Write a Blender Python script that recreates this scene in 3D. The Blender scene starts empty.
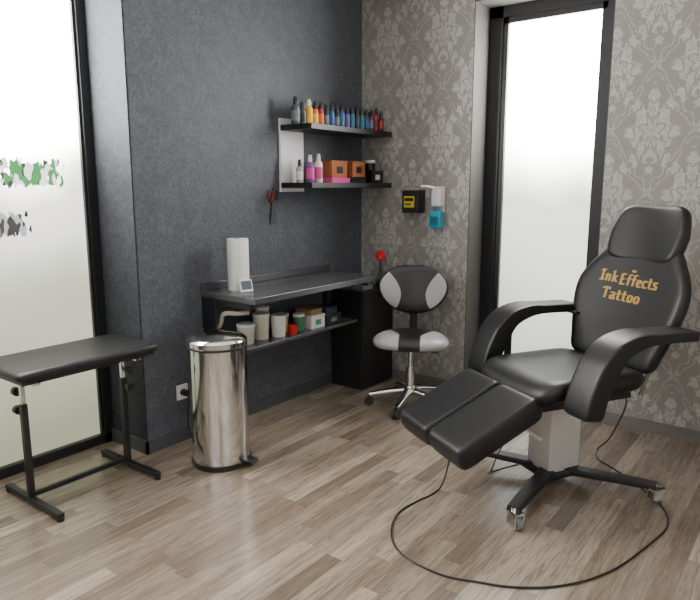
import bpy, bmesh, math, random
from mathutils import Vector, Matrix
random.seed(7)
pi=math.pi
COL=bpy.context.scene.collection
# ---------------------------------------------------------------- node helpers
class NT:
    def __init__(s,mat):
        s.t=mat.node_tree; s.n=s.t.nodes; s.l=s.t.links
    def node(s,typ,**kw):
        n=s.n.new(typ)
        for k,v in kw.items(): setattr(n,k,v)
        return n
    def put(s,sock,v):
        if hasattr(v,'is_output'): s.l.new(v,sock)
        else: sock.default_value=v
    def m(s,op,a,b=0.0,c=0.0,clamp=False):
        n=s.node('ShaderNodeMath',operation=op,use_clamp=clamp)
        s.put(n.inputs[0],a); s.put(n.inputs[1],b); s.put(n.inputs[2],c)
        return n.outputs[0]
    def step(s,x,a,b):
        n=s.node('ShaderNodeMapRange',interpolation_type='SMOOTHSTEP')
        s.put(n.inputs[0],x); s.put(n.inputs[1],a); s.put(n.inputs[2],b)
        return n.outputs[0]
    def mix(s,f,a,b,blend='MIX'):
        n=s.node('ShaderNodeMix',data_type='RGBA',blend_type=blend)
        s.put(n.inputs[0],f); s.put(n.inputs[6],a); s.put(n.inputs[7],b)
        return n.outputs[2]
    def noise(s,vec,scale,detail=2,rough=.5,dist=0):
        n=s.node('ShaderNodeTexNoise')
        if vec is not None: s.l.new(vec,n.inputs['Vector'])
        n.inputs['Scale'].default_value=scale; n.inputs['Detail'].default_value=detail
        n.inputs['Roughness'].default_value=rough; n.inputs['Distortion'].default_value=dist
        return n.outputs['Fac']
    def obj(s):
        return s.node('ShaderNodeTexCoord').outputs['Object']
    def sep(s,v):
        n=s.node('ShaderNodeSeparateXYZ'); s.l.new(v,n.inputs[0]); return n.outputs
    def comb(s,x,y,z):
        n=s.node('ShaderNodeCombineXYZ')
        for i,v in enumerate((x,y,z)): s.put(n.inputs[i],v)
        return n.outputs[0]
    def bump(s,h,strength,dist=.01):
        n=s.node('ShaderNodeBump'); s.l.new(h,n.inputs['Height'])
        n.inputs['Strength'].default_value=strength; n.inputs['Distance'].default_value=dist
        return n.outputs[0]
def c4(c): return (c[0],c[1],c[2],1.0)
def srgb(r,g,b):
    f=lambda v:((v/255+.055)/1.055)**2.4 if v>10 else v/255/12.92
    return (f(r),f(g),f(b))
def newmat(name):
    m=bpy.data.materials.new(name); m.use_nodes=True
    return m, NT(m), m.node_tree.nodes['Principled BSDF']
CACHE={}
def mat(name,col,rough=.5,metal=0,var=.12,scale=30,bump=.0,trans=0,spec=None,emis=0):
    if name in CACHE: return CACHE[name]
    m,t,p=newmat(name)
    o=t.obj(); n=t.noise(o,scale,4)
    dark=tuple(c*(1-var) for c in col); lite=tuple(min(1,c*(1+var)) for c in col)
    t.l.new(t.mix(n,c4(dark),c4(lite)),p.inputs['Base Color'])
    p.inputs['Roughness'].default_value=rough; p.inputs['Metallic'].default_value=metal
    if trans: p.inputs['Transmission Weight'].default_value=trans
    if spec is not None: p.inputs['Specular IOR Level'].default_value=spec
    if emis:
        p.inputs['Emission Color'].default_value=c4(col); p.inputs['Emission Strength'].default_value=emis
    if bump: t.l.new(t.bump(n,bump,.003),p.inputs['Normal'])
    CACHE[name]=m; return m
# ---------------------------------------------------------------- mesh helpers
def reg(o,parent=None,label=None,cat=None,kind=None,group=None):
    if o.name not in COL.objects: COL.objects.link(o)
    if parent is not None: o.parent=parent
    if label: o['label']=label
    if cat: o['category']=cat
    if kind: o['kind']=kind
    if group: o['group']=group
    return o
def mesh(name,verts,faces,mats,parent=None,smooth=False,bevel=0,seg=2,fm=None,**kw):
    me=bpy.data.meshes.new(name); me.from_pydata([tuple(v) for v in verts],[],faces); me.update()
    bm=bmesh.new(); bm.from_mesh(me); bmesh.ops.recalc_face_normals(bm,faces=bm.faces); bm.to_mesh(me); bm.free()
    if not isinstance(mats,(list,tuple)): mats=[mats]
    for m in mats: me.materials.append(m)
    if fm:
        for i,pl in enumerate(me.polygons): pl.material_index=fm(pl,i)
    if smooth:
        for pl in me.polygons: pl.use_smooth=True
    o=bpy.data.objects.new(name,me); reg(o,parent,**kw)
    if bevel:
        b=o.modifiers.new('bevel','BEVEL'); b.width=bevel; b.segments=seg; b.limit_method='ANGLE'; b.angle_limit=math.radians(40)
        if smooth is False and seg>1:
            for pl in me.polygons: pl.use_smooth=True
            w=o.modifiers.new('wn','WEIGHTED_NORMAL'); w.keep_sharp=False
    return o
def empty(name,loc,rz=0,**kw):
    e=bpy.data.objects.new(name,None); e.empty_display_size=.1
    e.location=loc; e.rotation_euler=(0,0,rz); reg(e,**kw); return e
BF=[(0,3,2,1),(4,5,6,7),(0,1,5,4),(1,2,6,5),(2,3,7,6),(3,0,4,7)]
def boxg(x0,x1,y0,y1,z0,z1,M=None):
    v=[Vector(p) for p in [(x0,y0,z0),(x1,y0,z0),(x1,y1,z0),(x0,y1,z0),(x0,y0,z1),(x1,y0,z1),(x1,y1,z1),(x0,y1,z1)]]
    if M is not None: v=[M@p for p in v]
    return v,list(BF)
def join(*gs):
    V=[];Fc=[]
    for v,f in gs:
        n=len(V); V+=list(v); Fc+=[tuple(i+n for i in q) for q in f]
    return V,Fc
def box(name,b,m,parent=None,bevel=.003,M=None,**kw):
    v,f=boxg(*b,M=M); return mesh(name,v,f,m,parent,bevel=bevel,**kw)
def latheg(prof,n=32,M=None):
    V=[];Fc=[]
    for (r,z) in prof:
        for i in range(n):
            a=2*pi*i/n; V.append(Vector((r*math.cos(a),r*math.sin(a),z)))
    for j in range(len(prof)-1):
        for i in range(n):
            k=(i+1)%n
            Fc.append((j*n+i,j*n+k,(j+1)*n+k,(j+1)*n+i))
    Fc.append(tuple(range(n-1,-1,-1))); Fc.append(tuple((len(prof)-1)*n+i for i in range(n)))
    if M is not None: V=[M@v for v in V]
    return V,Fc
def smooth_sharp(o,ang=35):
    me=o.data
    for pl in me.polygons: pl.use_smooth=True
    bm=bmesh.new(); bm.from_mesh(me)
    for e in bm.edges:
        if len(e.link_faces)==2 and e.calc_face_angle(0)>math.radians(ang): e.smooth=False
    bm.to_mesh(me); bm.free()
def obj(name,g,m,parent=None,sharp=35,fm=None,**kw):
    o=mesh(name,g[0],g[1],m,parent,fm=fm,**kw); smooth_sharp(o,sharp); return o
def lathe(name,prof,m,parent=None,n=32,M=None,fm=None,**kw):
    return obj(name,latheg(prof,n,M),m,parent,fm=fm,**kw)
def catmull(pts,n=6,closed=False):
    P=[Vector(p) for p in pts]; out=[]
    L=len(P)
    for i in range(L if closed else L-1):
        g=lambda j: P[j%L] if closed else P[max(0,min(L-1,j))]
        p0,p1,p2,p3=g(i-1),g(i),g(i+1),g(i+2)
        for k in range(n):
            t=k/n
            out.append(.5*((2*p1)+(p2-p0)*t+(2*p0-5*p1+4*p2-p3)*t*t+(3*p1-p0-3*p2+p3)*t**3))
    if not closed: out.append(P[-1])
    return out
def sweepg(path,sec,up=Vector((0,0,1)),scale=None):
    V=[];Fc=[];n=len(sec)
    N=len(path); T=[]
    for i in range(N):
        T.append((path[min(i+1,N-1)]-path[max(i-1,0)]).normalized())
    ref=up-T[0]*up.dot(T[0])
    if ref.length<1e-4: ref=Vector((1,0,0))-T[0]*T[0].x
    ref.normalize()
    for i in range(N):
        ref=ref-T[i]*ref.dot(T[i]); ref.normalize()
        side=T[i].cross(ref)
        k=scale[i] if scale else 1
        ks=k if not isinstance(k,tuple) else k[0]; kt=k if not isinstance(k,tuple) else k[1]
        for (s_,t_) in sec: V.append(path[i]+side*s_*ks+ref*t_*kt)
    for j in range(N-1):
        for i in range(n):
            q=(i+1)%n; Fc.append((j*n+i,j*n+q,(j+1)*n+q,(j+1)*n+i))
    Fc.append(tuple(range(n-1,-1,-1))); Fc.append(tuple((N-1)*n+i for i in range(n)))
    return V,Fc
def circ(r,n=12): return [(r*math.cos(2*pi*i/n),r*math.sin(2*pi*i/n)) for i in range(n)]
def sup(hx,hy,n=4,k=24):
    o=[]
    for i in range(k):
        a=2*pi*i/k; c,s=math.cos(a),math.sin(a)
        o.append((hx*math.copysign(abs(c)**(2/n),c),hy*math.copysign(abs(s)**(2/n),s)))
    return o
def tube(name,pts,r,m,parent=None,n=10,smoothn=6,**kw):
    path=catmull(pts,smoothn) if smoothn else [Vector(p) for p in pts]
    return obj(name,sweepg(path,circ(r,n)),m,parent,sharp=50,**kw)
def cylg(p0,p1,r,n=20,r1=None):
    p0=Vector(p0);p1=Vector(p1); return sweepg([p0,p1],circ(r,n),scale=[1,(r1/r if r1 else 1)],up=Vector((.3,.2,1)))
def cushiong(outline,T,p=6,rings=14,deform=None,M=None,power=.5):
    n=len(outline); V=[];Fc=[]
    cx=sum(q[0] for q in outline)/n; cy=sum(q[1] for q in outline)/n
    rho=[(1-(1-i/rings)**2.2) for i in range(1,rings+1)]
    def lay(sgn):
        base=len(V); V.append(Vector((cx,cy,sgn*T/2)))
        for r in rho[:-1]:
            z=sgn*T/2*(max(0,1-r**p))**power
            for q in outline: V.append(Vector((cx+(q[0]-cx)*r,cy+(q[1]-cy)*r,z)))
        return base
    a=lay(1); b=lay(-1); e=len(V)
    for q in outline: V.append(Vector((q[0],q[1],0)))
    R=len(rho)-1
    for base in (a,b):
        for i in range(n):
            k=(i+1)%n
            Fc.append((base,base+1+i,base+1+k))
            for j in range(R-1): Fc.append((base+1+j*n+i,base+1+(j+1)*n+i,base+1+(j+1)*n+k,base+1+j*n+k))
            j=R-1
            Fc.append((base+1+j*n+i,e+i,e+k,base+1+j*n+k))
    if deform: V=[deform(v) for v in V]
    if M is not None: V=[M@v for v in V]
    return V,Fc
def cushion(name,outline,T,m,parent=None,p=6,deform=None,M=None,fm=None,power=.5,**kw):
    g=cushiong(outline,T,p,deform=deform,M=M,power=power)
    return mesh(name,g[0],g[1],m,parent,smooth=True,fm=fm,**kw)
def TR(x,y,z): return Matrix.Translation((x,y,z))
def RX(a): return Matrix.Rotation(a,4,'X')
def RY(a): return Matrix.Rotation(a,4,'Y')
def RZ(a): return Matrix.Rotation(a,4,'Z')

# ---------------------------------------------------------------- surface materials
def damask():
    m,t,p=newmat('damask_wallpaper')
    o=t.obj(); x,y,z=t.sep(o)[:3]
    h=t.m('ADD',x,y)
    W,Hh=.46,.72
    xs=t.m('DIVIDE',h,W); zs=t.m('DIVIDE',z,Hh)
    def cell(off):
        u=t.m('ABSOLUTE',t.m('SUBTRACT',t.m('FRACT',t.m('ADD',xs,off)),.5))
        v=t.m('SUBTRACT',t.m('FRACT',t.m('ADD',zs,off)),.5)
        return u,v,t.m('ADD',t.m('MULTIPLY',u,u),t.m('MULTIPLY',v,v))
    uA,vA,dA=cell(0.0); uB,vB,dB=cell(.5)
    s=t.m('LESS_THAN',dA,dB)
    def sel(a,b): return t.m('ADD',t.m('MULTIPLY',a,s),t.m('MULTIPLY',b,t.m('SUBTRACT',1.0,s)))
    u=sel(uA,uB); v=sel(vA,vB); r=t.m('SQRT',t.m('MINIMUM',dA,dB))
    vec=t.comb(t.m('MULTIPLY',u,W),t.m('MULTIPLY',v,Hh),0.0)
    n=t.noise(vec,14,2,.5); n2=t.noise(vec,28,1,.5)
    th=t.m('ARCTAN2',v,u)
    R=t.m('ADD',t.m('ADD',.285,t.m('MULTIPLY',t.m('COSINE',t.m('MULTIPLY',th,8.0)),.06)),t.m('MULTIPLY',t.m('SUBTRACT',n,.5),.42))
    motif=t.step(t.m('SUBTRACT',R,r),-.014,.018)
    ang=t.m('ADD',t.m('ADD',t.m('MULTIPLY',r,44.0),t.m('MULTIPLY',n,12.0)),t.m('MULTIPLY',t.m('COSINE',t.m('MULTIPLY',th,8.0)),1.6))
    vein=t.step(t.m('SINE',ang),-.92,-.40)
    vein2=t.step(t.m('ABSOLUTE',t.m('SUBTRACT',n2,.5)),.001,.024)
    pat=t.m('MULTIPLY',t.m('MULTIPLY',motif,vein),vein2)
    e=t.m('ADD',u,t.m('ABSOLUTE',v))
    vd=t.m('ABSOLUTE',t.m('ADD',t.m('SUBTRACT',e,.475),t.m('MULTIPLY',t.m('SUBTRACT',n,.5),.30)))
    vine=t.m('SUBTRACT',1.0,t.step(vd,.006,.018))
    pat=t.m('MAXIMUM',pat,t.m('MULTIPLY',vine,.7))
    fine=t.noise(o,190,2); worn=t.noise(o,30,5,.65)
    base=t.mix(t.step(fine,.35,.65),c4(srgb(128,123,119)),c4(srgb(145,140,136)))
    mot=t.mix(t.step(fine,.35,.65),c4(srgb(170,167,163)),c4(srgb(192,189,185)))
    f=t.m('MULTIPLY',pat,t.m('ADD',.48,t.m('MULTIPLY',t.step(worn,.32,.62),.48)))
    col=t.mix(f,base,mot)
    t.l.new(col,p.inputs['Base Color'])
    t.l.new(t.m('SUBTRACT',.50,t.m('MULTIPLY',pat,.16)),p.inputs['Roughness'])
    t.l.new(t.m('MULTIPLY',pat,.2),p.inputs['Metallic'])
    t.l.new(t.bump(t.m('ADD',pat,t.m('MULTIPLY',fine,.3)),.12,.002),p.inputs['Normal'])
    return m
def darkwall(name='charcoal_textured_wallpaper',k_=1.0):
    m,t,p=newmat(name)
    o=t.obj()
    n=t.noise(o,30,6,.60,1.7); n2=t.noise(o,9,5,.6,.8); n3=t.noise(o,150,2)
    k=t.m('ADD',t.m('MULTIPLY',n,.72),t.m('MULTIPLY',n2,.28))
    vein=t.m('SUBTRACT',1.0,t.step(t.m('ABSOLUTE',t.m('SUBTRACT',n,.5)),.0,.024))
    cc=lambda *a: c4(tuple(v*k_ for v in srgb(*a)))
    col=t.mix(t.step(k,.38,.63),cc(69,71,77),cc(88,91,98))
    col=t.mix(t.m('MULTIPLY',vein,.30),col,cc(54,56,61))
    t.l.new(col,p.inputs['Base Color'])
    t.l.new(t.m('ADD',.42,t.m('MULTIPLY',n,.2)),p.inputs['Roughness'])
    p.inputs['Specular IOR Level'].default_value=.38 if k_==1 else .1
    t.l.new(t.bump(t.m('ADD',n,t.m('MULTIPLY',n3,.12)),.50,.007),p.inputs['Normal'])
    return m
def floormat():
    m,t,p=newmat('taupe_brown_laminate')
    o=t.obj(); x,y,z=t.sep(o)[:3]
    w=.080
    row=t.m('FLOOR',t.m('DIVIDE',x,w))
    wn=t.node('ShaderNodeTexWhiteNoise',noise_dimensions='1D'); t.l.new(row,wn.inputs['W'])
    yo=t.m('ADD',t.m('DIVIDE',y,.70),t.m('MULTIPLY',wn.outputs['Value'],7.3))
    pl=t.m('FLOOR',yo)
    w2=t.node('ShaderNodeTexWhiteNoise',noise_dimensions='2D'); t.l.new(t.comb(row,pl,0.0),w2.inputs['Vector'])
    rnd=w2.outputs['Value']
    r=t.node('ShaderNodeValToRGB'); t.l.new(rnd,r.inputs[0])
    els=r.color_ramp.elements
    els[0].position=0; els[0].color=c4(srgb(108,95,81)); els[1].position=1; els[1].color=c4(srgb(162,149,132))
    for pos,c in ((.22,(120,106,92)),(.45,(139,125,109)),(.62,(129,115,100)),(.82,(149,135,119))):
        e=els.new(pos); e.color=c4(srgb(*c))
    gv=t.comb(t.m('ADD',t.m('MULTIPLY',x,13.0),t.m('MULTIPLY',rnd,37.0)),t.m('MULTIPLY',y,.9),rnd)
    g=t.noise(gv,3.2,6,.62,.8)
    g2=t.noise(gv,12,3,.6,.2)
    gr=t.m('ADD',t.m('MULTIPLY',g,.60),t.m('MULTIPLY',g2,.40))
    col=t.mix(t.m('MULTIPLY',t.step(gr,.45,.62),.56),r.outputs[0],c4(srgb(80,68,56)))
    col=t.mix(t.m('MULTIPLY',t.step(gr,.46,.35),.26),col,c4(srgb(184,174,159)))
    fx=t.m('FRACT',t.m('DIVIDE',x,w)); fy=t.m('FRACT',yo)
    ex=t.m('MINIMUM',fx,t.m('SUBTRACT',1.0,fx)); ey=t.m('MINIMUM',fy,t.m('SUBTRACT',1.0,fy))
    b3=t.m('FRACT',t.m('DIVIDE',x,w*3)); e3=t.m('MINIMUM',b3,t.m('SUBTRACT',1.0,b3))
    j=t.m('SUBTRACT',1.0,t.m('MINIMUM',t.step(ex,.0,.025),t.step(ey,.0,.004)))
    j3=t.m('SUBTRACT',1.0,t.step(e3,.0,.010))
    col=t.mix(t.m('MAXIMUM',t.m('MULTIPLY',j,.14),t.m('MULTIPLY',j3,.42)),col,c4(srgb(62,52,44)))
    t.l.new(col,p.inputs['Base Color'])
    t.l.new(t.m('ADD',.13,t.m('MULTIPLY',g,.18)),p.inputs['Roughness'])
    p.inputs['Specular IOR Level'].default_value=1.0
    t.l.new(t.bump(t.m('SUBTRACT',gr,j3),.08,.002),p.inputs['Normal'])
    return m
def frosted(name,stops,patches=None):
    m,t,p=newmat(name)
    o=t.obj(); x,y,z=t.sep(o)[:3]
    n=t.noise(o,1.3,2)
    zz=t.m('ADD',z,t.m('MULTIPLY',t.m('SUBTRACT',n,.5),.7))
    col=None; st=None
    for i,(z0,s0,c0) in enumerate(stops):
        if col is None: col=c4(c0); st=s0; continue
        f=t.step(zz,stops[i-1][0],z0)
        col=t.mix(f,col,c4(c0))
        st=t.m('ADD',t.m('MULTIPLY',st,t.m('SUBTRACT',1.0,f)),t.m('MULTIPLY',f,s0))
    if patches:
        sv=t.comb(0.0,y,t.m('MULTIPLY',z,.5))
        nn=t.noise(sv,40,2,.5)
        g=t.noise(sv,15,1,.5); g2=t.noise(sv,26,1)
        for (yc,zc,hy,hz,green) in patches:
            dy=t.m('DIVIDE',t.m('ABSOLUTE',t.m('SUBTRACT',y,yc)),hy)
            dz=t.m('DIVIDE',t.m('ABSOLUTE',t.m('SUBTRACT',z,zc)),hz)
            d=t.m('MAXIMUM',dy,dz)
            mk=t.step(t.m('SUBTRACT',t.m('ADD',.88,t.m('MULTIPLY',t.m('SUBTRACT',nn,.5),1.9)),d),.0,.03)
            mk=t.m('MULTIPLY',mk,t.m('LESS_THAN',d,1.1))
            if green:
                gc=t.mix(t.step(g,.53,.55),(.05,.42,.09,1),(.02,.02,.02,1))
                gc=t.mix(t.step(g2,.50,.52),gc,(1.5,1.52,1.5,1))
            else:
                gc=t.mix(t.step(g2,.50,.53),(.015,.015,.015,1),(.55,.57,.57,1))
            col=t.mix(mk,col,gc)
            st=t.m('ADD',t.m('MULTIPLY',st,t.m('SUBTRACT',1.0,mk)),t.m('MULTIPLY',mk,1.4))
    p.inputs['Base Color'].default_value=(.12,.12,.12,1)
    p.inputs['Roughness'].default_value=.25
    t.l.new(col,p.inputs['Emission Color']); t.put(p.inputs['Emission Strength'],st)
    return m
DAM=damask(); DARK=darkwall(); DARKSHADE=darkwall('charcoal_wallpaper_shaded',.5); FLR=floormat()  # second charcoal copy is darkened: reveal shade put into the wallpaper colour
WHITEW=mat('white_plaster',srgb(224,222,218),.8,bump=.1)
LINSHADE=mat('shade_darkened_lining',srgb(84,81,79),.75,bump=.4,var=.22,scale=26,spec=.2)  # recess lining, colour darkened to stand in for shade beside the glass
FRAME=mat('black_window_frame',(.012,.012,.014),.4,var=.1)
BLKLEATH=mat('black_leatherette',(.0085,.0085,.0095),.46,var=.25,scale=140,bump=.2,spec=.42)
BLKMET=mat('black_powder_coat',(.012,.012,.013),.45,scale=90,bump=.05)
BLKPLA=mat('black_plastic',(.014,.014,.015),.35)
CHROME=mat('chrome',(.75,.75,.76),.12,1,var=.05,scale=5)
STEEL=mat('brushed_steel',(.74,.73,.72),.12,1,var=.08,scale=6)
DSTEEL=mat('dark_steel',(.06,.06,.065),.35,.6)
ALU=mat('grey_painted_steel',srgb(206,204,200),.4,.3,var=.05)
WORK=mat('satin_grey_worktop',(.095,.095,.10),.26,.4,var=.35,scale=220)
WHITE=mat('white_plastic',srgb(226,226,224),.4,var=.03)
PAPER=mat('white_paper',srgb(236,234,230),.85,var=.04,scale=80,bump=.3)
GOLD=mat('gold_print',srgb(174,138,58),.5,var=.12,scale=60)
RED=mat('red_plastic',srgb(200,30,28),.35)
DRED=mat('dark_red_plastic',srgb(140,26,26),.4)
BEIGE=mat('beige_pipe_plastic',srgb(186,174,156),.45)
BASEW=mat('dark_grey_skirting',srgb(66,66,70),.5)
BASEN=mat('taupe_skirting',srgb(110,104,100),.5)
def twotone(name,fn):
    m,t,p=newmat(name)
    o=t.obj(); x,y,z=t.sep(o)[:3]; n=t.noise(o,120,3)
    f=fn(t,x,y,z)
    g=t.mix(n,c4(srgb(146,147,148)),c4(srgb(178,179,180))); b=t.mix(n,(.008,.008,.009,1),(.014,.014,.015,1))
    t.l.new(t.mix(f,b,g),p.inputs['Base Color']); p.inputs['Roughness'].default_value=.28
    t.l.new(t.bump(n,.15,.002),p.inputs['Normal']); return m
def f_back(t,x,y,z):
    dz=t.m('SUBTRACT',z,.755)
    w=t.m('ADD',.085,t.m('MULTIPLY',t.m('MULTIPLY',dz,dz),3.0))
    w=t.m('ADD',w,t.m('MULTIPLY',t.m('MAXIMUM',dz,0.0),.12))
    return t.step(t.m('SUBTRACT',t.m('ABSOLUTE',y),w),-.001,.002)
def f_seat(t,x,y,z):
    w=t.m('ADD',.070,t.m('MULTIPLY',t.m('MAXIMUM',t.m('SUBTRACT',.10,x),0.0),.45))
    a=t.step(t.m('SUBTRACT',t.m('ABSOLUTE',y),w),-.001,.002)
    return t.m('MULTIPLY',a,t.step(x,-.13,-.125))
TWOB=twotone('two_tone_back_upholstery',f_back); TWOS=twotone('two_tone_seat_upholstery',f_seat)

# ---------------------------------------------------------------- room
YR=-2.045; HC=2.95; XE=4.7; YS=-5.6; HW=2.70
box('floor',(-.45,XE,YS,.40,-.1,0),FLR,bevel=0,kind='structure')
box('ceiling',(-.45,XE,YS,.40,HC,HC+.1),WHITEW,bevel=0,kind='structure')
g=join(boxg(0,.92,0,.38,0,HC),boxg(1.82,XE,0,.38,0,HC),boxg(.92,1.82,0,.38,HW,HC))
mesh('wall_north',g[0],g[1],DAM,kind='structure')
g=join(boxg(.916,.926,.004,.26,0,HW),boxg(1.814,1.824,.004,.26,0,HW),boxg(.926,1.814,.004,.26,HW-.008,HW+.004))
mesh('trim_1',g[0],g[1],LINSHADE,kind='structure')
box('reveal_shade_lining',(-.40,-.003,YR-.008,YR+.01,0,HC),DARKSHADE,bevel=0,kind='structure')  # thin lining added over the reveal to carry its painted shade
g=join(boxg(-.42,0,YR,.38,0,HC),boxg(-.42,0,YS,-3.5,0,HC),boxg(-.42,0,-3.5,YR,2.66,HC))
mesh('wall_west',g[0],g[1],DARK,kind='structure')
box('wall_east',(XE,XE+.1,YS,.38,0,HC),WHITEW,bevel=0,kind='structure')
box('wall_south',(-.42,XE+.1,YS-.1,YS,0,HC),WHITEW,bevel=0,kind='structure')
G1=frosted('frosted_glass_garden',[(.1,.80,srgb(196,202,166)),(.8,1.2,srgb(220,223,198)),(1.4,2.6,srgb(244,243,230)),(1.95,46.0,(1,.99,.95))],[(-2.40,1.560,.180,.072,True),(-2.54,1.30,.11,.062,False)])
fx0,fx1=-.40,-.33
parts=[boxg(fx0,fx1,YR-.06,YR-.008,0,2.66),boxg(fx0,fx1,-3.5,-3.44,0,2.66),boxg(fx0,fx1,-3.5,YR-.008,0,.055),boxg(fx0,fx1,-3.5,YR-.008,2.60,2.66),
       boxg(fx0+.01,fx1-.015,YR-.075,YR-.05,.04,2.62),boxg(-.375,-.365,-3.45,YR-.05,.04,2.62)]
v,f=join(*parts)
mesh('window_1',v,f,[FRAME,G1],kind='structure',fm=lambda p,i:1 if i>=30 else 0)
G2=frosted('frosted_glass_street',[(.1,1.3,srgb(222,222,216)),(1.3,2.4,srgb(238,238,234)),(2.3,38.0,(1,.99,.97))])
a,b,y0,y1=.926,1.814,.22,.30
parts=[boxg(a,a+.100,y0,y1,0,HW),boxg(b-.100,b,y0,y1,0,HW),boxg(a,b,y0,y1,0,.11),boxg(a,b,y0,y1,HW-.08,HW),
       boxg(a+.095,a+.135,y0+.012,y1-.01,.06,HW-.04),boxg(b-.135,b-.095,y0+.012,y1-.01,.06,HW-.04),boxg(a+.10,b-.10,y0+.012,y1-.01,.06,.15),boxg(a+.10,b-.10,y0+.012,y1-.01,HW-.12,HW-.04),
       boxg(a+.13,b-.13,y0+.040,y0+.050,.13,HW-.10)]
v,f=join(*parts)
mesh('window_2',v,f,[FRAME,G2],kind='structure',fm=lambda p,i:1 if i>=48 else 0)
G3=frosted('fill_window_glow',[(.8,1.4,(1,1,1)),(2.4,2.2,(1,1,1))])  # glow for the added fill windows
def fillwin(name,M,w):  # unseen glowing windows added behind the camera to fill the room
    parts=[boxg(-w,w,-.02,.04,.80,.86,M),boxg(-w,w,-.02,.04,2.44,2.5,M),boxg(-w,-w+.06,-.02,.04,.8,2.5,M),boxg(w-.06,w,-.02,.04,.8,2.5,M),boxg(-.03,.03,-.02,.04,.8,2.5,M),boxg(-w+.05,w-.05,.0,.012,.85,2.45,M)]
    v,f=join(*parts); mesh(name,v,f,[FRAME,G3],kind='structure',fm=lambda p,i:1 if i>=30 else 0)
fillwin('fill_window_3',TR(2.3,YS+.02,0),1.3)
fillwin('fill_window_4',TR(XE-.02,-3.6,0)@RZ(pi/2),1.0)
g=join(boxg(0,.014,YR-.022,-.014,0,.075),boxg(-.33,.014,YR-.022,YR-.008,0,.075))
mesh('baseboard_west',g[0],g[1],BASEW,kind='structure')
g=join(boxg(0.,.92,-.014,0,0,.075),boxg(1.82,XE,-.014,0,0,.075))
mesh('baseboard_north',g[0],g[1],BASEN,kind='structure')

# ---------------------------------------------------------------- padded bench
def bench():
    e=empty('leg_rest_bench',(.055,-2.48,0),label='black padded bench on an adjustable metal stand by the window',cat='bench')
    o=cushion('pad',sup(.205,.365,14,64),.050,BLKLEATH,e,p=26,M=TR(0,0,.675))
    box('pad_board',(-.18,.18,-.34,.34,.637,.656),BLKMET,e)
    for sy in (-1,1):
        y=sy*.262; d=sy
        box('foot',(-.235,.265,y-.016,y+.016,.014,.038),BLKMET,e,bevel=.004)
        for sx in (-.225,.255):
            lathe('rubber_foot',[(.016,0),(.016,.014)],BLKPLA,e,n=14,M=TR(sx,y,0))
        box('post',(-.0145,.0145,y-.0145,y+.0145,.038,.50),BLKMET,e,bevel=.003)
        box('inner_post',(-.010,.010,y-.010,y+.010,.50,.637),CHROME,e,bevel=.002)
        for z in (.55,.46):
            k=obj('knob',join(cylg((.010*d,y,z),(.045*d,y,z),.007),cylg((.045*d,y,z),(.070*d,y,z),.021)),BLKPLA,e)
    box('stretcher',(-.012,.012,-.245,.245,.038,.060),BLKMET,e,bevel=.003)
    box('top_rail',(-.15,.15,-.28,-.245,.617,.638),CHROME,e)
    box('top_rail',(-.15,.15,.245,.28,.617,.638),CHROME,e)
bench()

# ---------------------------------------------------------------- pedal bin
def bin_():
    e=empty('pedal_bin',(.40,-1.86,0),.25,label='tall round polished steel pedal bin below the desk end',cat='trash bin')
    R=.155; K=.035
    lathe('body',[(R,.03),(R,.05),(R,.60+K),(R,.617+K)],STEEL,e,n=64)
    lathe('base_ring',[(R+.004,0),(R+.006,.008),(R+.006,.03),(R-.01,.034)],BLKPLA,e,n=64)
    lathe('rim',[(R+.001,.616+K),(R+.003,.618+K),(R+.003,.627+K),(R,.63+K)],BLKPLA,e,n=64)
    lathe('lid',[(R+.002,.63+K),(R+.003,.656+K),(R-.006,.668+K),(R-.03,.677+K),(.06,.686+K),(.0001,.688+K)],STEEL,e,n=64)
    box('hinge',(-R-.02,-R+.01,-.04,.04,.58+K,.650+K),BLKPLA,e,bevel=.008)
    box('pedal',(R-.01,R+.06,-.035,.035,.022,.042),BLKPLA,e,bevel=.006)
bin_()

# ---------------------------------------------------------------- wall desk
DY0,DY1=-1.63,-.425
def desk():
    e=empty('wall_desk',(0,0,0),label='long grey wall-mounted counter desk with a lower shelf',cat='desk')
    e.location=(.002,-.82,.84); z0=.84
    Mi=TR(-.002,.82,-z0)
    box('worktop',(.002,.46,DY0,DY1,.842,.88),WORK,e,bevel=.004,M=Mi)
    box('back_rail',(.002,.022,DY0,DY1,.88,.925),WORK,e,bevel=.004,M=Mi)
    box('lower_shelf',(.002,.30,-1.56,-.46,.528,.55),WORK,e,bevel=.003,M=Mi)
    for y in (-1.60,-.47):
        g=join(boxg(.002,.03,y-.02,y+.02,.50,.842,Mi),boxg(.03,.40,y-.015,y+.015,.805,.842,Mi))
        mesh('bracket',g[0],g[1],BLKMET,e,bevel=.002)
    box('end_panel',(.002,.12,-1.625,-1.615,.66,.842),BLKMET,e,bevel=.002,M=Mi)
desk()
tube('drain_pipe',[(.02,-1.57,.66),(.08,-1.57,.66),(.105,-1.57,.69),(.12,-1.57,.735),(.16,-1.57,.755),(.24,-1.56,.76),(.27,-1.50,.76)],.014,BEIGE,label='beige plastic pipe bending out of the wall under the desk',cat='pipe')

def cab():
    e=empty('low_cabinet',(.175,-.21,0),label='black low cabinet in the room corner beside the desk end',cat='cabinet')
    box('body',(-.155,.125,-.195,.19,0,.74),BLKMET,e,bevel=.004)
    box('door',(.125,.143,-.193,.188,.02,.73),BLKPLA,e,bevel=.003)
    box('handle',(.143,.155,-.18,-.168,.40,.55),BLKPLA,e,bevel=.003)
cab()

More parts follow.
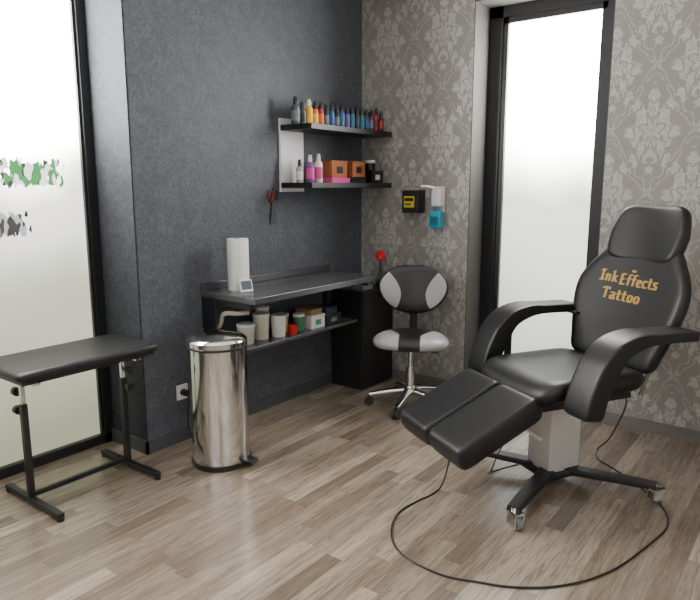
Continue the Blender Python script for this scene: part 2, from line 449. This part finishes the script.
# ---------------------------------------------------------------- wall shelf + bottles
def wshelf():
    e=empty('wall_shelf',(.001,-.47,1.47),label='wall shelf with two black boards full of small bottles',cat='shelf')
    Mi=TR(-.001,.47,-1.47)
    box('back_panel',(.001,.018,-.93,-.70,1.455,1.93),WHITE,e,M=Mi,bevel=.002)
    box('board',(.018,.285,-.93,-.01,1.85,1.885),BLKMET,e,M=Mi,bevel=.002)
    box('board',(.018,.285,-.93,-.01,1.48,1.515),BLKMET,e,M=Mi,bevel=.002)
    box('wall_rail',(.001,.018,-.70,-.01,1.852,1.883),BLKMET,e,M=Mi,bevel=.001)
    box('wall_rail',(.001,.018,-.70,-.01,1.482,1.513),BLKMET,e,M=Mi,bevel=.001)
wshelf()
def bottle(x,y,z,r,h,body,cap,lab,label,group,tip=.04,capr=.5,kind='ink_bottle',cat='bottle',tr=.42):
    n=18
    def fm(p,i):
        zc=p.center.z
        rr=math.hypot(p.center.x,p.center.y)
        return 1 if (.12*h<zc<.72*h and rr>r*.8) else 0
    prof=[(r*.92,0),(r,.004),(r,h*.18),(r*1.01,h*.181),(r*1.01,h*.68),(r,h*.681),(r,h*.80),(r*.85,h*.9),(r*.45,h*.97),(r*.45,h)]
    o=lathe(kind,prof,[body,lab],None,n=18,fm=fm,label=label,cat=cat,group=group)
    o.location=(x,y,z); o.rotation_euler=(0,0,0)
    lathe('cap',[(r*capr,h-.006),(r*capr,h+tip*.55),(r*capr*.8,h+tip*.65),(r*tr,h+tip)],cap,o,n=14)
    return o
C=lambda n,r,g,b,ro=.3:mat(n,srgb(r,g,b),ro)
black=C('ink_black',18,18,22); navy=C('ink_navy',30,40,92); teal=C('ink_teal',20,98,110); blue=C('ink_blue',34,76,152)
yel=C('ink_yellow',236,178,30); ora=C('ink_orange',226,104,30); redi=C('ink_red',166,34,36); mar=C('ink_maroon',90,24,34)
pur=C('ink_purple',124,66,150); pink=C('ink_pink',206,70,140); grn=C('ink_green',54,110,66); glass=C('dark_clear_glass',70,78,84,.1)
vio=C('ink_violet',92,56,138)
lblw=C('label_white',214,212,206,.6); lblg=C('label_grey',110,116,124,.6)
spec=[(glass,black,lblg,.029,.13),(glass,black,black,.024,.11),(yel,lblw,yel,.025,.13),(ora,black,yel,.022,.115),(redi,black,ora,.021,.12),
(navy,black,lblg,.0205,.11),(teal,black,blue,.0205,.115),(black,black,lblg,.0205,.105),(blue,black,teal,.0205,.12),(vio,black,vio,.0205,.105),(teal,black,teal,.0205,.11),
(black,black,navy,.0205,.118),(grn,black,teal,.0205,.105),(navy,black,blue,.0205,.11),(mar,black,lblg,.0205,.105),(redi,black,mar,.0205,.115),(black,black,redi,.0205,.105)]
nm={id(glass):'dark clear',id(yel):'yellow',id(ora):'orange',id(redi):'red',id(navy):'navy',id(teal):'teal',id(black):'black',id(blue):'blue',id(grn):'green',id(mar):'maroon',id(vio):'violet'}
yy=-.918
for i,(bd,cp,lb,r,h) in enumerate(spec):
    f=i/(len(spec)-1)
    y=yy+r+.003; yy=y+r*1.01+.002; x=.115+.14*f
    bottle(x,y,1.885,r,h,bd,cp,lb,'small %s ink bottle on the upper shelf board'%nm[id(bd)],'ink bottles on the upper shelf board',tip=.036 if i%3 else .045,capr=.62)
for i in range(14):
    bd,cp,lb,r,h=spec[(5+i*4)%12+5] if i>2 else spec[2+i]
    y=-.73+.05*i
    bottle(.047 if i<4 else .055+.006*i,y,1.885,.0205,.11,bd,cp,lb,'small %s ink bottle on the upper shelf board'%nm[id(bd)],'ink bottles on the upper shelf board',tip=.038,capr=.62)
Z=1.515; gl='toiletry bottles on the lower shelf board'
bottle(.12,-.86,Z,.024,.11,C('clear_plastic',150,158,164,.15),black,lblw,'small clear bottle with dark cap on the shelf board',gl,kind='spray_bottle')
bottle(.16,-.80,Z,.028,.14,pur,lblw,pink,'purple bottle with white cap on the shelf board',gl,kind='lotion_bottle')
bottle(.17,-.725,Z,.028,.15,C('cream_white',222,206,208,.4),lblw,pink,'white bottle with pink label on the shelf board',gl,kind='lotion_bottle')
cbx=mat('orange_brown_carton',srgb(150,84,44),.7)
def carton(b,m,label,lid=True,name='cardboard_box',group=None,band=None):
    x0,x1,y0,y1,z0,z1=b
    o=box(name,(x0,x1,y0,y1,z0,z1-.012),m,label=label,cat='box',bevel=.002,group=group)
    box('lid',(x0-.002,x1+.002,y0-.002,y1+.002,z1-.012,z1),m,o,bevel=.002)
    if band: box('printed_label',(x1,x1+.0015,y0+(y1-y0)*.3,y1-(y1-y0)*.3,z0+(z1-z0)*.25,z0+(z1-z0)*.65),band,o,bevel=0)
    return o
carton((.06,.22,-.64,-.44,Z,Z+.035),pink,'flat magenta carton lying on the lower shelf board')
carton((.06,.21,-.63,-.46,Z+.035,Z+.15),cbx,'orange-brown cardboard box with dark print on the shelf',band=black)
carton((.06,.22,-.42,-.25,Z,Z+.04),black,'flat black box lying on the lower shelf board')
carton((.06,.22,-.41,-.26,Z+.04,Z+.15),cbx,'orange-brown cardboard box with dark print on the shelf',band=black)
carton((.10,.24,-.20,-.06,Z,Z+.09),black,'black box with white label on the lower shelf board',band=lblw)
o=lathe('jar',[(.04,0),(.042,.01),(.042,.055)],black,label='small black jar with pale lid on a black box',cat='jar'); o.location=(.17,-.13,Z+.09)
lathe('lid',[(.043,.055),(.043,.07),(.038,.074)],lblw,o)

# ---------------------------------------------------------------- things on the desk
o=lathe('paper_towel_roll',[(.02,0),(.062,0),(.064,.006),(.064,.300),(.061,.306),(.022,.306),(.02,.302)],PAPER,label='white paper towel roll standing upright on the desk',cat='paper roll')
o.location=(.14,-1.45,.88)
lathe('cardboard_core',[(.0205,.28),(.0205,.308),(.017,.308),(.017,.28)],mat('grey_core_card',srgb(150,136,120),.8),o,n=20)
o=box('small_display',(-.006,.006,-.04,.04,0,.075),WHITE,label='small pale digital device leaning on the desk near the roll',cat='device',bevel=.004)
o.location=(.262,-1.50,.882); o.rotation_euler=(0,-.38,-.35)
box('screen',(.006,.0075,-.032,.032,.014,.066),mat('grey_screen',srgb(90,98,108),.2),o,bevel=0)
def rose():
    e=lathe('red_ornament',[(.036,0),(.038,.006),(.03,.05),(.012,.10),(.006,.15),(.006,.21)],BLKPLA,label='compact red flower ornament on a dark stand on the cabinet',cat='ornament')
    e.location=(.26,-.11,.74)
    g=[]
    for i in range(6):
        a=i*2*pi/6; g.append(cushiong(sup(.034,.034,2,16),.018,2,M=TR(.022*math.cos(a),.022*math.sin(a),.240)@RZ(a)@RY(1.1)))
    g.append(latheg([(.006,.19),(.032,.22),(.036,.25),(.020,.272),(.001,.276)],16))
    v,f=join(*g); mesh('petals',v,f,RED,e,smooth=True)
rose()
carton((.04,.14,-.37,-.22,.74,.80),mat('brown_cardboard',srgb(132,114,96),.8),'small brown cardboard box on the black cabinet')
carton((.16,.28,-.36,-.24,.74,.775),lblg,'small flat grey case lying on the black cabinet',name='small_case')

# ---------------------------------------------------------------- things on lower shelf (z=.55)
ZS=.55; gg='jars and cups on the shelf under the desk'
def cup(x,y,r,h,m,lm,label,cat='container',name='plastic_tub'):
    o=lathe(name,[(r*.82,0),(r*.84,.003),(r,h)],m,label=label,cat=cat,n=28,group=gg); o.location=(x,y,ZS)
    if lm: lathe('lid',[(r*1.04,h-.003),(r*1.05,h+.008),(r*.95,h+.013)],lm,o,n=28)
cup(.17,-1.30,.052,.15,C('cream_plastic',214,206,188,.4),WHITE,'cream plastic tub with white lid under the desk')
cup(.21,-1.185,.05,.14,WHITE,None,'white plastic cup standing on the shelf under the desk')
cup(.24,-1.085,.032,.06,RED,None,'small red cup on the shelf under the desk','cup','small_cup')
cup(.14,-1.08,.045,.11,C('yellowish_tub',206,180,90,.4),WHITE,'yellowish tub with white lid under the desk')
cup(.20,-.98,.04,.10,C('green_tub',70,120,90,.4),WHITE,'green tub with white lid under the desk')
cup(.18,-1.44,.056,.11,C('pale_tub',196,190,178,.4),WHITE,'pale plastic tub with lid under the desk end')
cup(.08,-1.20,.045,.17,C('pale_tub',196,190,178,.4),WHITE,'tall pale plastic tub with lid under the desk')
carton((.10,.26,-.92,-.78,ZS,ZS+.09),lblw,'white carton with printed front under the desk',band=C('lb_green',60,140,110))
carton((.11,.25,-.91,-.80,ZS+.09,ZS+.13),C('kraft_carton',150,122,88,.7),'small kraft carton stacked on a white carton')
carton((.10,.26,-.76,-.60,ZS,ZS+.07),black,'black carton on the shelf under the desk',band=lblg)
carton((.11,.25,-.75,-.63,ZS+.07,ZS+.12),C('dkblue_box',40,44,70),'dark blue carton stacked on a black carton')

# ---------------------------------------------------------------- wall things
def scissors():
    e=empty('hanging_scissors',(.0,-1.0,1.475),label='small dark scissors with red and black grips hanging on the wall',cat='scissors')
    obj('hook',cylg((.0,0,0),(.025,0,0),.004),BLKPLA,e)
    for s in (-1,1):
        ring=[(.014,s*(.024+.018*math.cos(a)),-.045-.034*math.sin(a)) for a in [i*2*pi/16 for i in range(17)]]
        tube('grip',ring,.006,DRED if s<0 else BLKPLA,e,smoothn=2,n=8)
        g=boxg(-.0015,.0015,-.009,.009,-.15,0,TR(.014+.002*s,s*.005,-.075)@RX(s*.09))
        mesh('blade',g[0],g[1],DSTEEL,e)
scissors()
def outlet():
    e=empty('wall_outlet',(0,-1.80,.30),label='white wall socket on the charcoal wall above the skirting',cat='socket')
    box('cover_plate',(.0,.010,-.04,.04,-.045,.045),WHITE,e,bevel=.003)
    lathe('socket_well',[(.021,0),(.021,.003),(.018,.003)],mat('socket_grey',srgb(150,150,150),.5),e,n=24,M=TR(.010,0,.0)@RY(pi/2))
outlet()
p=obj('plug',join(cylg((.013,-1.80,.30),(.05,-1.80,.30),.019),cylg((.05,-1.80,.30),(.056,-1.80,.30),.013)),BLKPLA,label='round black plug with cord in the wall socket',cat='plug')
tube('cord',[(.052,-1.80,.30),(.06,-1.80,.26),(.045,-1.80,.15),(.05,-1.79,.05),(.08,-1.77,.008),(.16,-1.72,.006),(.25,-1.66,.006)],.004,BLKPLA,p)
def glovebox():
    e=empty('glove_dispenser',(.505,0,1.30),label='black glove box with yellow label on the damask wall',cat='dispenser')
    box('body',(-.07,.07,-.10,0,0,.155),BLKPLA,e,bevel=.004)
    box('top_flap',(-.072,.072,-.103,0,.155,.163),BLKPLA,e,bevel=.002)
    box('printed_label',(-.05,.035,-.1025,-.10,.04,.12),C('lbl_yellow',222,196,40,.5),e,bevel=0)
    box('printed_bar',(-.044,.028,-.1035,-.1025,.085,.108),black,e,bevel=0)
    box('printed_bar',(-.044,.010,-.1035,-.1025,.055,.070),grn,e,bevel=0)
glovebox()
def soap():
    e=empty('disinfectant_dispenser',(.70,0,1.19),label='white lever dispenser with turquoise bottle on the damask wall',cat='dispenser')
    box('back_plate',(-.035,.035,-.012,0,.0,.30),WHITE,e,bevel=.004)
    box('pump_housing',(-.038,.038,-.075,-.012,.16,.28),WHITE,e,bevel=.012,)
    box('bottle',(-.045,.045,-.085,-.012,.005,.125),C('turquoise_liquid',40,150,176,.2),e,bevel=.012)
    lathe('bottle_neck',[(.016,.125),(.016,.16)],C('turquoise_liquid',40,150,176,.2),e,n=16,M=TR(0,-.045,0))
    tube('lever',[(.0,-.06,.275),(.0,-.10,.29),(-.01,-.17,.30),(-.05,-.19,.30)],.009,WHITE,e)
    box('bottle_label',(-.03,.03,-.0865,-.085,.03,.09),mat('dark_teal_label',srgb(18,92,120),.5),e,bevel=0)
soap()

# ---------------------------------------------------------------- stool
def stool():
    e=empty('swivel_stool',(.765,-.48,0),math.radians(-62),label='black and grey swivel stool with chrome five-star base',cat='stool')
    R=.28
    for i in range(5):
        a=math.radians(-15+72*i); c,s=math.cos(a),math.sin(a)
        path=[Vector((.025*c,.025*s,.118)),Vector((.12*c,.12*s,.108)),Vector((R*c,R*s,.078))]
        l=obj('base_leg',sweepg(path,sup(.026,.018,4,16),scale=[1.25,1,.8]),CHROME,e)
        g=join(cylg((R*c,R*s,.05),(R*c,R*s,.085),.010),
               *[cylg((R*c+s*k-c*.0,R*s-c*k,.032),(R*c+s*(k+.018),R*s-c*(k+.018),.032),.032) for k in (.004,-.022)])
        obj('caster',g,BLKPLA,l)
    lathe('hub',[(.038,.085),(.040,.10),(.038,.135),(.028,.15)],CHROME,e)
    lathe('gas_lift',[(.028,.12),(.028,.28),(.018,.282),(.018,.42)],CHROME,e)
    box('seat_plate',(-.09,.09,-.08,.08,.405,.425),BLKMET,e)
    def bend(v): return Vector((v.x,v.y,v.z-.1*v.y*v.y+ .25*max(0,-v.x-.1)**1.5 - 1.2*max(0,v.x-.12)**2))
    def fm(p,i): return 0 if (p.center.z<.44 or (i%14>=12 and p.center.x<.0)) else 1
    out=[(q.x,q.y*1.06) for q in catmull([(.205,0,0),(.205,.10,0),(.165,.20,0),(.06,.24,0),(-.08,.21,0),(-.17,.12,0),(-.185,0,0),(-.17,-.12,0),(-.08,-.21,0),(.06,-.24,0),(.165,-.20,0),(.205,-.10,0)],6,True)]
    cushion('seat',out,.10,[BLKLEATH,TWOS],e,p=5,deform=bend,M=TR(0,0,.475),fm=fm)
    out=[(q.x*1.12,q.y) for q in catmull([(0,.17,0),(.09,.165,0),(.165,.125,0),(.215,.045,0),(.20,-.05,0),(.125,-.135,0),(0,-.170,0),(-.125,-.135,0),(-.20,-.05,0),(-.215,.045,0),(-.165,.125,0),(-.09,.165,0)],6,True)]
    def bend2(v): return Vector((v.x,v.y,v.z+1.0*v.x*v.x))
    M=TR(-.215,0,.780)@RY(math.radians(-8))@Matrix(((0,0,1,0),(1,0,0,0),(0,1,0,0),(0,0,0,1)))
    Mi=M.inverted()
    def fm2(p,i):
        q=Mi@p.center
        return 0 if (q.z-1.0*q.x*q.x<.0 or i%14>=10) else 1
    cushion('backrest',out,.055,[BLKLEATH,TWOB],e,p=6,deform=bend2,M=M,fm=fm2)
    obj('back_support',sweepg(catmull([(-.06,0,.41),(-.20,0,.40),(-.26,0,.45),(-.262,0,.60),(-.25,0,.74)],5),sup(.028,.006,6,16),up=Vector((0,0,1))),BLKMET,e)
    tube('height_lever',[(0,.03,.40),(.02,.14,.395),(.02,.18,.39)],.005,BLKPLA,e)
stool()

# ---------------------------------------------------------------- lettering, broad-nib strokes
GL={'I':(.40,[[(.0,.96),(.34,.96)],[(.17,.96),(.17,.04)],[(0,.04),(.34,.04)]]),
'n':(.54,[[(.0,.60),(.08,.60),(.08,.0)],[(.08,.46),(.20,.60),(.34,.56),(.38,.42),(.38,.0)]]),
'k':(.54,[[(.0,.98),(.08,.98),(.08,0)],[(.38,.60),(.10,.30)],[(.18,.36),(.44,.02)]]),
'E':(.56,[[(.42,.96),(.06,.96)],[(.08,.96),(.08,.04)],[(.06,.04),(.44,.04)],[(.08,.5),(.34,.5)]]),
'f':(.38,[[(.34,.94),(.22,1),(.13,.88),(.13,0)],[(-.02,.6),(.30,.6)]]),
'e':(.48,[[(.06,.32),(.38,.34),(.36,.52),(.20,.63),(.06,.52),(.03,.30),(.07,.08),(.20,-.02),(.38,.08)]]),
'c':(.44,[[(.38,.52),(.20,.63),(.06,.52),(.03,.30),(.07,.08),(.20,-.02),(.38,.08)]]),
't':(.38,[[(.12,.88),(.12,.1),(.2,0),(.3,.05)],[(-.02,.6),(.28,.6)]]),
's':(.42,[[(.36,.54),(.20,.63),(.04,.52),(.08,.38),(.34,.24),(.34,.08),(.18,-.02),(.0,.08)]]),
'T':(.58,[[(.0,.84),(.02,.97),(.50,.97),(.52,.84)],[(.26,.96),(.26,.02)]]),
'a':(.48,[[(.06,.54),(.18,.63),(.32,.56),(.34,.42),(.34,.04),(.42,0)],[(.34,.34),(.14,.34),(.04,.20),(.08,.04),(.20,-.02),(.34,.12)]]),
'o':(.48,[[(.21,.63),(.06,.52),(.03,.30),(.07,.08),(.21,-.02),(.35,.08),(.39,.30),(.36,.52),(.21,.63)]])}
SP=.11
def wordw(s): return sum(GL[c][0] for c in s)+SP*len(s)
def nibword(s,sx,sy,x0,cy,z0,z1,nib=.096,ang=5,mn=.086):
    X=0; gs=[]
    nv=Vector((math.cos(math.radians(ang)),math.sin(math.radians(ang))))*nib
    for c in s:
        adv,st=GL[c]
        for line in st:
            for a,b in zip(line[:-1],line[1:]):
                a=Vector(a);b=Vector(b); d=(b-a).normalized()
                q=nv.copy(); pr=Vector((-d.y,d.x))
                w=q.dot(pr)
                if abs(w)<mn: q=q+pr*((mn-abs(w)) if w>=0 else -(mn-abs(w)))
                e_=d*.02
                pts=[a-q-e_,a+q-e_,b+q+e_,b-q+e_]
                v=[Vector(((pt.x+X)*sx+x0,pt.y*sy+cy,zz)) for zz in (z0,z1) for pt in pts]
                gs.append((v,list(BF)))
        X+=adv+SP
    return join(*gs)

# ---------------------------------------------------------------- treatment chair
def tchair():
    L=Vector((1.93,-.97,0)); ang=math.radians(-120)
    e=empty('treatment_chair',L,ang,label='black upholstered tattoo treatment chair with gold lettering',cat='treatment chair')
    W=TR(*L)@RZ(ang); Wi=W.inverted()
    box('column',(-.10,.09,-.085,.085,.07,.46),ALU,e,bevel=.006)
    box('base_plate',(-.13,.12,-.11,.11,.044,.072),BLKMET,e,bevel=.006)
    for a_,r_ in ((34,.60),(123,.50),(-46,.45),(226,.50)):
        a=math.radians(a_); c,s=math.cos(a),math.sin(a)
        path=[Vector((.06*c,.06*s,.064)),Vector((.3*r_*c,.3*r_*s,.070)),Vector((.8*r_*c,.8*r_*s,.084)),Vector((r_*c,r_*s,.090))]
        l=obj('base_leg',sweepg(path,sup(.036,.017,7,28),scale=[1.15,1,.9,.8]),BLKMET,e)
        x,y=r_*c*.98,r_*s*.98
        b=a+.9
        g=join(cylg((x,y,.075),(x,y,.098),.016),boxg(-.02,.045,-.024,-.018,.02,.082,TR(x,y,0)@RZ(b)),boxg(-.02,.045,.018,.024,.02,.082,TR(x,y,0)@RZ(b)),boxg(-.035,.045,-.024,.024,.072,.082,TR(x,y,0)@RZ(b)))
        obj('caster',g,CHROME,l)
        d=Vector((-math.sin(b),math.cos(b),0)); P=Vector((x,y,.033))+Vector((math.cos(b),math.sin(b),0))*.02
        obj('caster_wheel',cylg(P-d*.014,P+d*.014,.033,28),mat('grey_rubber',srgb(120,120,120),.45),l)
    box('underframe',(-.30,.30,-.20,.20,.455,.485),BLKMET,e,bevel=.004)
    def sb(v): return Vector((v.x,v.y,v.z+.02*(abs(v.y)/.27)**3-.35*max(0,v.x-.18)**2*4))
    cushion('seat',sup(.33,.29,6,64),.115,BLKLEATH,e,p=12,deform=sb,M=TR(-.02,0,.545))
    BAS=Matrix(((0,0,1,0),(1,0,0,0),(0,1,0,0),(0,0,0,1)))
    tilt=math.radians(-18)
    MB=TR(-.365,0,.60)@RY(tilt)@BAS
    R_=[(0,-.03),(.17,-.03),(.265,-.01),(.30,.08),(.335,.20),(.356,.31),(.350,.40),(.315,.475),(.268,.54),(.228,.59),(.18,.625),(.10,.635)]
    out=[(q.x,q.y) for q in catmull([(a,b,0) for a,b in R_]+[(0,.637,0)]+[(-a,b,0) for a,b in R_[:0:-1]],4,True)]
    bb=lambda v: Vector((v.x,v.y,v.z+.30*v.x*v.x))
    back=cushion('backrest',out,.080,BLKLEATH,e,p=20,deform=bb,M=MB)
    MH=TR(-.578,0,1.238)@RY(math.radians(-20))@BAS
    hb=lambda v: Vector((v.x*(1-.06*max(0,-v.y)/.15-.17*max(0,v.y)/.15),v.y,v.z+.6*v.x*v.x))
    hd=cushion('headrest',sup(.238,.160,5.5,64),.085,BLKLEATH,e,p=14,deform=hb,M=MH)
    mesh('headrest_bar',*sweepg([Vector((-.56,0,1.02)),Vector((-.625,0,1.25))],sup(.03,.006,5,12)),CHROME,e)
    z0,z1=.0395,.042
    sx,sy=.066,.058
    tw=wordw('Ink')+.16+wordw('Effects')
    x0=-tw/2*sx-.010
    sx2=.074
    for s,xx,cy,sc_ in (('Ink',x0,.396,sx),('Effects',x0+(wordw('Ink')+.16)*sx,.390,sx),('Tattoo',-.030-wordw('Tattoo')/2*sx2,.304,sx2)):
        v,f=nibword(s,sc_,sy,xx,cy,z0,z1)
        v=[MB@bb(q) for q in v]
        mesh('lettering',v,f,GOLD,back,label='heavy muted gold lettering on the backrest')
    g=[boxg(-.013,.013,-.004,.0,z0,z1)]
    for ax,ay in ((-.010,.0),(0,.0),(.010,0)): g.append(boxg(ax-.003,ax+.003,ay-.001,ay+.007,z0,z1))
    v,f=join(*g)
    v=[MB@bb(Vector((q.x+.0,q.y+.466,q.z))) for q in v]
    mesh('crown_emblem',v,f,GOLD,back)
    for s in (1,-1):
        b=.385*s
        path=catmull([(-.42,b,.814),(-.36,b,.817),(-.2,b,.822),(-.08,b,.820),(.03,b,.785),(.095,b,.72),(.140,b,.64),(.170,b,.56),(.185,b,.485)],6)
        N=len(path); sc=[]
        for i in range(N):
            tt=i/(N-1); ed=min(i,N-1-i)
            k=(0.7,.88,.97,1)[ed] if ed<4 else 1
            kt=k*(1+1.2*max(0,min(1,(tt-.28)/.35)))
            sc.append((k,kt))
        ar=obj('armrest',sweepg(path,sup(.078,.024,10,56),scale=sc),BLKLEATH,e,sharp=80)
        lo,hi=sorted((b-s*.05,s*.18))
        g=join(boxg(.04,.08,lo,hi,.462,.482),boxg(.04,.08,*sorted((b-s*.062,b-s*.048)),.46,.74))
        mesh('arm_bracket',g[0],g[1],BLKMET,ar,bevel=.002)
        box('arm_mount',(-.40,-.34,*sorted((s*.26,b-s*.03)),.79,.805),BLKMET,ar,bevel=.002)
    for s in (1,-1):
        g=boxg(-.012,.012,-.003,.003,0,.30,TR(-.36,s*.2,.46)@RY(math.radians(-22)))
        mesh('back_bracket',g[0],g[1],CHROME,e)
    tl=math.atan2(.185,.41)
    for s in (1,-1):
        ML=TR(.530,s*.1435,.418)@RY(tl)
        def lb(v): return Vector((v.x,v.y,v.z+.002*(v.y/.12)**2-.25*max(0,v.x-.16)**2*3))
        lp=cushion('leg_rest_pad',sup(.237,.1430,12,72),.115,BLKLEATH,e,p=24,deform=lb,M=ML)
        g=join(boxg(-.20,.20,-.09,-.075,-.075,-.055,ML),boxg(-.20,.20,.075,.09,-.075,-.055,ML),boxg(.19,.21,-.09,.09,-.075,-.055,ML))
        mesh('leg_rest_frame',g[0],g[1],CHROME,lp)
    g=join(boxg(-.01,.01,-.14,-.11,-.28,0,TR(.42,0,.45)@RY(math.radians(55))),boxg(-.01,.01,.11,.14,-.28,0,TR(.42,0,.45)@RY(math.radians(55))))
    mesh('leg_rest_hinge',g[0],g[1],CHROME,e)
    zf=.0055
    w=[(1.55,-1.33,.30),(1.545,-1.36,.15),(1.54,-1.42,.03),(1.535,-1.50,zf),(1.51,-1.63,zf),(1.50,-1.76,zf),(1.55,-1.90,zf),(1.64,-2.01,zf),(1.76,-2.06,zf),(1.90,-2.07,zf),(2.02,-2.03,zf),(2.14,-1.98,zf),(2.26,-1.89,zf),(2.36,-1.76,zf),(2.43,-1.60,zf),(2.47,-1.44,zf),(2.50,-1.30,zf),(2.52,-1.16,zf),(2.49,-1.02,zf),(2.40,-.88,zf),(2.28,-.78,zf),(2.16,-.67,zf),(2.06,-.60,zf),(2.03,-.50,.02),(2.10,-.52,.12),(2.19,-.62,.36),(2.16,-.68,.46)]
    tube('power_cord',[Wi@Vector(p) for p in w],.0045,BLKPLA,e,n=8,smoothn=8)
    w=[(1.86,-1.06,.42),(1.74,-1.15,.20),(1.70,-1.2,.06),(1.66,-1.1,zf),(1.8,-.8,zf),(1.95,-.6,zf)]
    tube('hand_control_cord',[Wi@Vector(p) for p in w],.0035,BLKPLA,e,n=8,smoothn=8)
tchair()

# ---------------------------------------------------------------- light
w=bpy.data.worlds.new('world'); bpy.context.scene.world=w; w.use_nodes=True
w.node_tree.nodes['Background'].inputs[0].default_value=(.8,.85,.9,1); w.node_tree.nodes['Background'].inputs[1].default_value=.3
def area(name,loc,rot,sx,sy,en,col=(1,1,1)):
    l=bpy.data.lights.new(name,'AREA'); l.shape='RECTANGLE'; l.size=sx; l.size_y=sy; l.energy=en; l.color=col
    o=bpy.data.objects.new(name,l); COL.objects.link(o); o.location=loc; o.rotation_euler=rot; return o
area('ceiling_fill_light',(3.0,-3.4,2.93),(0,0,0),1.2,1.2,20,(1,.97,.93))  # added out-of-view area light, soft fill from the ceiling

# ---------------------------------------------------------------- camera
F=640.0; P=math.atan(115/640.); Yw=math.radians(37)
fw=Vector((-math.sin(Yw)*math.cos(P), math.cos(Yw)*math.cos(P), -math.sin(P)))
rt=Vector((math.cos(Yw), math.sin(Yw),0)); up=rt.cross(fw)
cam=bpy.data.cameras.new('camera'); o=bpy.data.objects.new('camera',cam); COL.objects.link(o)
M=Matrix((rt,up,-fw)).transposed().to_4x4(); M.translation=(2.9722,-4.0941,1.5); o.matrix_world=M
cam.sensor_width=36; cam.lens=F/700*36
bpy.context.scene.camera=o
